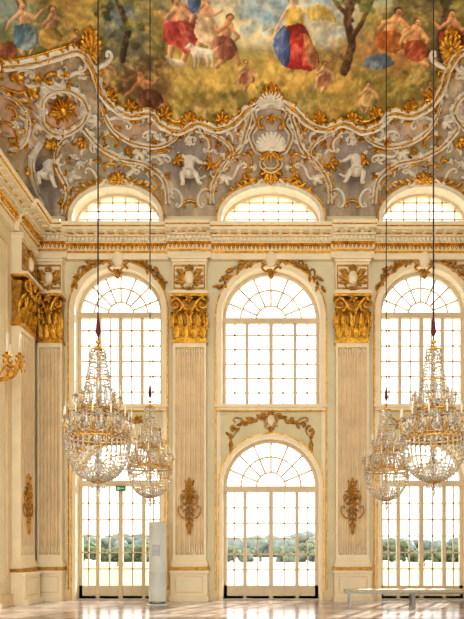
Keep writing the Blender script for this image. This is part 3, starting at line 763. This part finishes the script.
for x,y,L,a,k,r,m_,f in ((120,122,22,.2,'C',.05,W_,1),(140,120,20,.3,'S',.045,G_,1),(168,134,18,-.6,'C',.05,W_,-1),(158,156,20,.5,'S',.045,W_,1),
    (112,140,16,.7,'C',.04,G_,1),(92,142,16,1.2,'S',.045,W_,-1),(128,176,18,-.3,'S',.045,W_,1),(96,176,18,.4,'S',.045,W_,-1),(110,166,14,0,'C',.045,G_,1),
    (178,198,18,1.3,'C',.05,W_,1),(202,198,18,1.8,'C',.05,W_,-1),(190,204,14,0,'C',.045,G_,1),(226,134,18,.8,'C',.045,W_,1),(236,172,20,-.5,'S',.045,W_,1),
    (256,176,16,.1,'C',.045,G_,-1),(248,160,14,1.2,'C',.045,G_,1),(218,184,14,-.8,'C',.045,G_,1),(248,122,14,1.4,'C',.045,G_,1),(80,198,14,.9,'C',.045,W_,1),
    (78,150,16,1.5,'C',.045,W_,1),(36,84,18,.4,'S',.05,W_,1),(24,72,18,.1,'C',.05,W_,1),(12,112,14,1.2,'C',.045,G_,1),(40,136,16,.2,'C',.045,W_,-1),(50,76,14,-.4,'C',.045,G_,1),
    (206,144,14,1.5,'C',.04,W_,1),(176,118,14,.2,'C',.045,G_,-1),(196,134,14,.1,'C',.045,W_,1),(150,134,13,0,'C',.04,W_,1),(146,186,16,.6,'C',.045,W_,1)):
    sc(x,y,L,a,k,r,m_,f)
for x,y,a,L,W,n,sp,m_ in ((190,122,-math.pi/2,13,6,7,2.6,G_),(120,176,math.pi/2,10,5,5,3,G_),(119,184,-math.pi/2,14,7,7,2.6,G_),(164,116,-1.2,13,6,5,2.2,G_),(132,108,-1.9,12,5,5,2.2,G_),(108,96,-.4,13,5,5,2.2,G_),(222,120,-1.5,12,5,5,2.2,G_),(212,162,2.6,12,6,4,2.4,G_),
    (176,158,.6,12,6,4,2.4,G_),(150,166,1.2,11,5,4,2.4,G_),(84,140,2.4,12,6,4,2.2,G_),(52,140,2.0,13,6,4,2.2,G_),(66,200,1.5,14,6,4,2.0,G_),(30,96,-1.6,13,6,4,2,G_),(14,80,-1.2,13,6,4,2,G_),(242,178,.4,11,5,4,2.2,G_),(232,158,-.6,10,5,3,1.8,G_),(98,120,2.8,12,6,4,2.2,W_),(140,150,1.6,12,6,4,2.2,W_),(226,176,1.8,12,6,4,2.2,W_),(70,176,.2,12,6,3,2,W_)):
    fn_(x,y,a,L,W,n,sp,.12,m_)
random.seed(11)
for k in range(330):
    x=random.uniform(-30,266); y=random.uniform(68,204)
    bl=np.interp(x,[p[0] for p in BORD],[p[1] for p in BORD])
    if y<bl+4: continue
    if y>174 and (66<x<172 or x>214): continue
    if abs(x-190)<19 and 142<y<198: continue
    if abs(x-46)<16 and 144<y<192: continue
    if abs(x-62)<19 and abs(y-110)<19: continue
    a=random.uniform(0,6.28); mi=random.choice([W_,W_,G_,G_,Y_])
    if random.random()<.35: sc(x,y,random.uniform(6,11),a,random.choice('CS'),.032,mi,random.choice((1,-1)))
    else: fn_(x,y,a,random.uniform(5,10),3.4,random.choice((2,3,4)),1.6,.10,mi)
for k in range(0,len(BC)//2,2):
    x,y=BC[k]; both(lambda mf,s:(leaf(mb,mf,x,y,math.pi/2+random.uniform(-1,1),10,4.5,.12,random.choice([G_,W_])),leaf(mb,mf,x,y,-math.pi/2+random.uniform(-1,1),8,4,.12,G_)))
# central shell cartouche
cart=[(271,98),(262,102),(254,110),(257,122),(251,134),(256,148),(264,154),(262,164),(271,170)]
cart=cart+[(542-x,y) for x,y in cart[-2::-1]]
cp=catmull(cart,5); bandm(mb,mf,cp,2.8,.18,W_,False,G_)
vs=[S(271,132,.3)]+[S(271+(x-271)*.9,134+(y-134)*.92,.06) for x,y in cp]; mb.add(vs,[(0,i,i+1) for i in range(1,len(vs)-1)],Y_,True)
shell(mb,mf,271,104,-math.pi/2,16,13,.06,W_); fan(mb,mf,271,98,-math.pi/2,18,6,7,1.9,.14,G_)
mfc=lambda u,v,o:S(u,v,o+.22)
shell(mb,mfc,271,146,-math.pi/2,20,13,.055,W_,2.9); fan(mb,mfc,271,148,math.pi/2,12,5,5,2.4,.1,G_); flower(mb,mfc,271,114,6,.08,G_)
for s,f_ in ((-1,1),(1,-1)):
    scroll(mb,mfc,271+s*9,150,13,1.5,'C',.045,G_,f_); scroll(mb,mfc,271+s*10,118,12,1.5,'C',.045,G_,-f_)
fan(mb,mf,271,168,math.pi/2,18,7,7,3.0,.14,G_)
for i in range(3):
    cx,hw,zb,zs,zt=lspec(i)
    ring(mb,arch(cx,hw,11.0,zs,zt,o=-.13,ob=0),arch(cx,hw,11.0,zs,zt,o=0,ob=0),-.34,.0,W_,False)
    ring(mb,arch(cx,hw,11.0,zs,zt,o=-.18,ob=0),arch(cx,hw,11.0,zs,zt,o=-.125,ob=0),-.38,-.05,G_,False)
    shell(mb,plane(cx,zt+.1,.38),0,0,math.pi/2,.26,9,.035,G_)
    for s in (-1,1):
        scroll(mb,plane(cx,zt+.1,.38),s*.35,-.02,.28,-s*.15,'S',.04,W_,flip=s)
        for k in range(5): leaf(mb,plane(cx,zt+.14,.36),s*(.25+.2*k),-.028*k*k*.6,(math.pi/2-s*1.2),.24,.11,.06,G_)
mb.obj('stucco_ornament',[M_white,M_gold,M_grey],ceil)
# ---------------------------------------------------------------- stucco putti
def putto(px,py,h,flip,pose=0):
    base=S(px,py,.24); e=empty('putto_statue',base)
    k=h; f=flip
    J={'pel':(0,0,0),'bel':(0,-.05,.13),'che':(.02*f,-.04,.28),'nk':(.03*f,-.05,.37),
       'sl':(-.11,-.04,.33),'sr':(.13,-.04,.33),
       'hl':(-.08,-.02,-.03),'hr':(.08,-.02,-.03)}
    if pose==0:
        J.update(el=(-.22,-.10,.38),wl=(-.27,-.12,.54),er=(.24,-.10,.20),wr=(.34,-.16,.14),
                 kl=(-.15,-.20,-.12),al=(-.12,-.10,-.32),tl=(-.17,-.2,-.36),kr=(.17,-.18,-.10),ar=(.24,-.08,-.28),tr=(.30,-.16,-.32))
    else:
        J.update(el=(-.24,-.10,.24),wl=(-.34,-.16,.32),er=(.22,-.10,.26),wr=(.26,-.18,.44),
                 kl=(-.14,-.18,-.14),al=(-.19,-.06,-.32),tl=(-.25,-.14,-.36),kr=(.19,-.18,-.08),ar=(.14,-.14,-.28),tr=(.16,-.22,-.33))
    R={'pel':.115,'bel':.115,'che':.105,'nk':.05,'sl':.062,'sr':.062,'el':.05,'wl':.032,'er':.05,'wr':.032,'hl':.095,'hr':.095,'kl':.07,'kr':.07,'al':.042,'ar':.042,'tl':.028,'tr':.028}
    E=[('pel','bel'),('bel','che'),('che','nk'),('che','sl'),('sl','el'),('el','wl'),('che','sr'),('sr','er'),('er','wr'),('pel','hl'),('hl','kl'),('kl','al'),('al','tl'),('pel','hr'),('hr','kr'),('kr','ar'),('ar','tr')]
    names=list(J); me=bpy.data.meshes.new('body')
    fx=lambda p:(p[0]*f*k,p[1]*k,p[2]*k)
    me.from_pydata([fx(J[n]) for n in names],[(names.index(a),names.index(b)) for a,b in E],[])
    o=place('body',me,e); md=o.modifiers.new('s','SKIN'); md.use_smooth_shade=True
    for n,sv in zip(names,me.skin_vertices[0].data): sv.radius=(R[n]*k,R[n]*k); sv.use_root=(n=='pel')
    ss=o.modifiers.new('ss','SUBSURF'); ss.levels=2; ss.render_levels=2
    me.materials.append(M_white)
    mb=MB(); hd=Vector(fx((.04,-.07,.49)))
    mb.ell(hd,(.092*k,.098*k,.108*k),0,14,10); mb.ell(hd+Vector((0,-.095*k,-.015*k)),(.014*k,.02*k,.018*k),0,6,5)
    for s in (-1,1):
        mb.ell(hd+Vector((s*.034*k,-.088*k,.012*k)),(.014*k,.01*k,.009*k),1,6,4); mb.ell(hd+Vector((s*.094*k,0,-.005*k)),(.012*k,.02*k,.026*k),0,6,4)
        mb.ell(hd+Vector((s*.038*k,-.068*k,-.038*k)),(.032*k,.027*k,.028*k),0,8,6)
    mb.ell(hd+Vector((0,-.09*k,-.048*k)),(.018*k,.008*k,.006*k),1,6,4)
    for i in range(28):
        a=random.uniform(0,6.28);p=random.uniform(0,1.25)
        v=Vector((math.sin(p)*math.cos(a)*.088,math.sin(p)*math.sin(a)*.095+.015,math.cos(p)*.102+.008))*k
        mb.ell(hd+v,(.027*k,)*3,0,6,4)
    for w in ('wl','wr'):
        wp=Vector(J[w]); ep=Vector(J['el' if w=='wl' else 'er']); dr=(wp-ep).normalized(); sd=dr.cross(Vector((0,1,0))).normalized()
        mb.tube([fx(wp),fx(wp+dr*.05)],[.030*k,.032*k],8,0,.6)
        for q_ in range(4):
            b0=wp+dr*.05+sd*(q_-1.5)*.015; l=(.035,.042,.04,.03)[q_]
            mb.tube([fx(b0),fx(b0+dr*l*.6),fx(b0+dr*l+Vector((0,-.012,0)))],[.0085*k,.008*k,.006*k],5,0)
        b0=wp+dr*.02+sd*.026; mb.tube([fx(b0),fx(b0+sd*.02+dr*.015),fx(b0+sd*.028+dr*.035)],[.009*k,.008*k,.007*k],5,0)
    # small wings behind the shoulders
    for s in (-1,1):
        for q_ in range(5): leaf(mb,lambda u,v,o_:(u,.05*k-o_,v),s*.06*k,.3*k,math.pi/2-s*(.75+.22*q_),(.30-.025*q_)*k,.07*k,.03*k,0,bend=-s*.6)
    P=catmull([fx((-.12,-.13,.02)),fx((0,-.17,.03)),fx((.14,-.12,-.02)),fx((.24,.0,-.1)),fx((.36,.06,-.02))],6); mb.tube(P,[.045*k]*len(P),8,0,.5)
    mb.obj('head_hands_and_drapery',[M_white,M_grey],e)
    return e
putto(190,172,1.25,1,0); putto(355,170,1.25,-1,0); putto(45,170,1.2,-1,1); putto(497,170,1.2,1,1)
# ---------------------------------------------------------------- chandeliers
def chandelier_meshes():
    g=MB(); cr=MB(); cd=MB(); R2=random.Random(5)
    wm=lambda: 1 if R2.random()<.38 else 0
    g.tube([(0,0,.02),(0,0,2.24)],.012,6)
    for z,r in ((.16,.04),(.62,.06),(1.02,.045),(1.34,.04),(1.72,.03),(2.02,.06),(2.12,.04)): g.lathe([(.01,-.03),(r,-.012),(r,.012),(.01,.03)],(0,0,z),10)
    for p in ([(.01,.20),(.05,.24),(.075,.32),(.05,.40),(.02,.46),(.05,.52),(.035,.6)],[(.02,.64),(.06,.70),(.08,.78),(.04,.88),(.025,1.0)],[(.02,1.04),(.055,1.12),(.055,1.2),(.02,1.32)],[(.015,1.38),(.045,1.45),(.05,1.52),(.02,1.62),(.015,1.7)],[(.012,1.74),(.035,1.82),(.03,1.9),(.012,2.0)]):
        cr.lathe(p,seg=8,smooth=False)
    for R,z,r in ((.44,.72,.018),(.42,.77,.010),(.30,1.12,.013),(.17,1.55,.010),(.10,2.0,.011),(.26,.34,.009),(.09,.10,.008)): g.torus((0,0,z),R,r)
    def strand(p,q,sag,n,a,r):
        for i in range(n):
            t=(i+.5)/n; R=p[0]+(q[0]-p[0])*t; z=p[1]+(q[1]-p[1])*t-sag*4*t*(1-t)
            cr.octa((R*math.cos(a),R*math.sin(a),z),r*(1+.35*(i%2)),r*1.4,wm())
    for k in range(28):
        a=2*math.pi*k/28
        strand((.10,2.0),(.17,1.58),.05,9,a,.014)
        strand((.17,1.55),(.30,1.15),.08,10,a,.016)
        strand((.30,1.12),(.43,.77),.06,10,a,.018)
    for k in range(36):
        a=2*math.pi*k/36
        for t in np.linspace(0,1,13):
            R=.43*math.cos(t*1.35)+.02; z=.70-.56*math.sin(t*1.5); cr.octa((R*math.cos(a),R*math.sin(a),z),.021,.032,wm())
        cr.octa((.45*math.cos(a),.45*math.sin(a),.64),.018,.09,wm()); cr.octa((.455*math.cos(a+.09),.455*math.sin(a+.09),.73),.018,.03,wm())
        cr.octa((.27*math.cos(a),.27*math.sin(a),.28),.015,.065,wm())
    for k in range(16):
        a=2*math.pi*k/16
        cr.octa((.31*math.cos(a),.31*math.sin(a),1.03),.020,.08); cr.octa((.18*math.cos(a),.18*math.sin(a),1.47),.017,.07); cr.octa((.11*math.cos(a),.11*math.sin(a),1.93),.014,.06)
        cr.octa((.10*math.cos(a),.10*math.sin(a),.05),.013,.055)
    for k in range(12):
        a0=2*math.pi*k/12+.13
        for i in range(9):
            t=(i+.5)/9; a=a0+t*2*math.pi/12; z=.93-.16*4*t*(1-t); cr.octa((.46*math.cos(a),.46*math.sin(a),z),.016,.024,wm())
    cr.octa((0,0,-.03),.04,.09)
    def arms(n,R,z0,z1,ph,s):
        for k in range(n):
            a=2*math.pi*k/n+ph; ca,sa=math.cos(a),math.sin(a)
            P=catmull([(.05,z0),(.4*R,z0-.08*s),(.75*R,z0-.1*s),(R*.98,z0-.01),(R,z1)],5)
            g.tube([(p[0]*ca,p[0]*sa,p[1]) for p in P],.010,5)
            S2=catmull([(.45*R,z0-.08*s),(.5*R,z0+.06*s),(.68*R,z0+.08*s),(.7*R,z0-.01*s),(.6*R,z0)],4)
            g.tube([(p[0]*ca,p[0]*sa,p[1]) for p in S2],.006,4)
            g.lathe([(.005,-.02),(.02,0),(.016,.035)],(R*ca,R*sa,z1),8)
            cr.lathe([(.006,-.012),(.036,0),(.044,.014),(.036,.006),(.01,.0)],(R*ca,R*sa,z1),10)
            cd.lathe([(.011,.03),(.011,.15),(.003,.165)],(R*ca,R*sa,z1),6)
            cd.lathe([(.002,.165),(.008,.185),(.001,.215)],(R*ca,R*sa,z1),5,0)
            b=a+math.pi/n; cr.tube([(R*.8*math.cos(b),R*.8*math.sin(b),z0-.02),(R*.8*math.cos(b),R*.8*math.sin(b),z0+.06),(R*.8*math.cos(b),R*.8*math.sin(b),z0+.24)],[.012,.024,.003],6)
            for j in range(6):
                b=j*1.047; cr.octa((R*ca+.042*math.cos(b),R*sa+.042*math.sin(b),z1-.045),.012,.048,wm())
    arms(12,.47,.86,.98,.13,1); arms(8,.31,1.22,1.32,.3,.8)
    rd=MB(); rd.lathe([(.012,2.20),(.03,2.24),(.04,2.27),(.032,2.32),(.028,2.38),(.016,2.46),(.006,2.52)],seg=12)
    out=[]
    for b,n,ms in ((g,'gilt_frame',[M_gold]),(cr,'crystals',[M_crys,M_crysw]),(cd,'candles',[M_candle]),(rd,'velvet_sleeve',[M_red])):
        o=b.obj(n,ms); out.append((n,o.data)); bpy.data.objects.remove(o)
    return out
CM=chandelier_meshes()
for x,d,z in ((-2.49,9.36,2.42),(2.34,9.36,2.42),(-2.54,5.4,2.52),(2.42,5.4,2.46)):
    e=empty('chandelier',(x,-d,z))
    for n,me in CM: place(n,me,e)
    c=MB(); c.tube([(0,0,2.45),(0,0,Zs(x,d)-z+.02)],.011,6); zt=Zs(x,d)-z
    c.lathe([(.12,0),(.1,-.05),(.03,-.12)],(0,0,zt),12); c.obj('cable',[M_cable],e)
# ---------------------------------------------------------------- candle sconces on side walls
def sconce(Mx,s=1.):
    mb=MB(); mb.M=Matrix.Scale(s,4)
    mf=lambda u,v,o:(u,-o,v)
    mb.ell((0,-.05,0),(.09,.04,.2),0,10,7); shell(mb,mf,0,.2,math.pi/2,.14,7,.025,0)
    leaf(mb,mf,0,-.15,-math.pi/2,.34,.14,.06,0); leaf(mb,mf,0,.3,math.pi/2,.28,.12,.05,0)
    for sg in (-1,1):
        scroll(mb,mf,sg*.13,.0,.2,math.pi/2,'C',.025,0,flip=sg); leaf(mb,mf,sg*.05,-.1,-math.pi/2+sg*.9,.22,.08,.04,0)
    for an,R,z in ((-1.1,.30,.02),(-.55,.34,.0),(0,.36,.05),(.55,.34,.0),(1.1,.30,.02)):
        dx,dy=math.sin(an),-math.cos(an)
        P=catmull([(0,-.04,-.1),(dx*.3*R,-.04+dy*.3*R,-.2),(dx*.75*R,-.04+dy*.75*R,-.15),(dx*R,-.04+dy*R,z-.01)],6); mb.tube(P,.014,6,0)
        c=(dx*R,-.04+dy*R,z)
        mb.lathe([(.01,-.02),(.05,.0),(.055,.012),(.02,.02),(.02,.05)],c,10,0)
        mb.lathe([(.017,.05),(.017,.26),(.004,.28)],c,8,1)
        for j in range(5): mb.octa((c[0]+.05*math.cos(j*1.257),c[1]+.05*math.sin(j*1.257),z-.05),.01,.04,0)
    o=mb.obj('candle_sconce',[M_gold,M_candle]); o.matrix_world=Mx
sconce(LM@T((-3.1,0,6.2)),2.1); sconce(RM@T((3.1,0,6.2)),2.1)
# ---------------------------------------------------------------- display column, bench, exit sign
mb=MB()
mb.lathe([(.30,0),(.30,.03),(.26,.045),(.235,.05),(.235,.9),(.24,.905),(.24,.93),(.235,.935),(.235,2.20),(.245,2.21),(.245,2.25),(.2,2.28),(.02,2.285)],(0,0,0),32,0)
mb.lathe([(.242,.05),(.242,.12)],(0,0,0),32,1); mb.box(-.1,.1,-.242,-.22,1.35,1.65,1)
mb.obj('information_column',[M_pillar,M_metal],loc=(-3.1,-1.6,0))
e=empty('bench',(3.75,-2.1,0)); mb=MB()
mb.box(-1.8,1.8,-.22,.22,.40,.47,0); mb.box(-1.78,1.78,-.2,.2,.36,.40,1)
for x in (-1.7,-.05,.0,1.66):
    for y in (-.17,.14): mb.box(x,x+.04,y,y+.03,0,.38,1)
mb.box(-1.7,1.7,-.01,.02,.12,.15,1); mb.obj('seat_and_legs',[M_bench,M_metal],e)
mb=MB(); mb.box(-.15,.15,-.03,.03,-.08,.08,0); mb.box(-.04,.11,-.035,-.03,-.01,.02,1); mb.box(-.1,-.04,-.035,-.03,-.05,.05,1); mb.box(-.01,.01,-.01,.01,.08,.11,1)
mb.obj('exit_sign',[M_green,M_pillar],loc=(-4.55,.18,3.36))
# ---------------------------------------------------------------- garden outside
mb=MB(); mb.add([(-150,6.2,-1.2),(150,6.2,-1.2),(150,260,-1.2),(-150,260,-1.2)],[(0,1,2,3)]); mb.obj('garden_ground',[M_gravel])
mb=MB()
for s in (-1,1): mb.add([(s*6,24,-1.15),(s*60,24,-1.15),(s*60,84,-1.15),(s*6,84,-1.15)],[(0,1,2,3)])
mb.obj('garden_lawn',[M_lawn])
mb=MB(); random.seed(3)
for k in range(1500):     # near clipped groves : many small leaf masses around crowns
    c=k%30; x0=-72+c*5.0+math.sin(c*7.3)*1.2
    if abs(x0)<3.5: x0+=5
    hgt=1.6+1.0*math.sin(c*2.1)+.5*math.sin(c*5.7)
    a=random.uniform(0,6.28); r=random.random()**.5*3.0; zz=random.uniform(-1.2,hgt)*(1-.10*r)
    s=random.uniform(.3,.75)
    mb.ell((x0+r*math.cos(a),96+r*math.sin(a),zz),(s*1.2,s,s),0,6,4)
for c in range(30): mb.tube([(-72+c*5.0,96,-1.2),(-72+c*5.0,96,1)],.3,6,0)
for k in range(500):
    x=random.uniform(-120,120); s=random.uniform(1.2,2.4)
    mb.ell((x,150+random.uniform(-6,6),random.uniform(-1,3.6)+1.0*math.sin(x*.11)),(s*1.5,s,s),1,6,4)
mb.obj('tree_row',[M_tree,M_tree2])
mb=MB(); mb.box(-9,9,.6,6.2,-1.2,-.03); mb.obj('terrace_paving',[M_stone])
# ---------------------------------------------------------------- light, world, camera
sun=bpy.data.lights.new('sun','SUN'); sun.energy=8.0; sun.angle=math.radians(.6); sun.color=(1,.92,.80)
so=place('sun',sun); dv=Vector((-.42,-.9,-.62)); so.rotation_euler=dv.to_track_quat('-Z','Y').to_euler(); so.location=(10,20,20)
w=bpy.data.worlds.new('sky'); bpy.context.scene.world=w; w.use_nodes=True
bg=w.node_tree.nodes['Background']; bg.inputs[0].default_value=(1,.985,.95,1); bg.inputs[1].default_value=2.7
cam=bpy.data.cameras.new('camera'); co=place('camera',cam); co.location=(0,-CAMD,EZ); co.rotation_euler=(math.pi/2,0,0)
cam.sensor_fit='HORIZONTAL'; cam.sensor_width=36; cam.lens=F/464*36; cam.shift_x=-(271-232)/464; cam.shift_y=(547-309.5)/464; cam.clip_end=1000
sc_=bpy.context.scene; sc_.camera=co
sc_.view_settings.view_transform='Standard'; sc_.view_settings.exposure=0
try: sc_.view_settings.look='Medium High Contrast'
except Exception: sc_.view_settings.look='None'
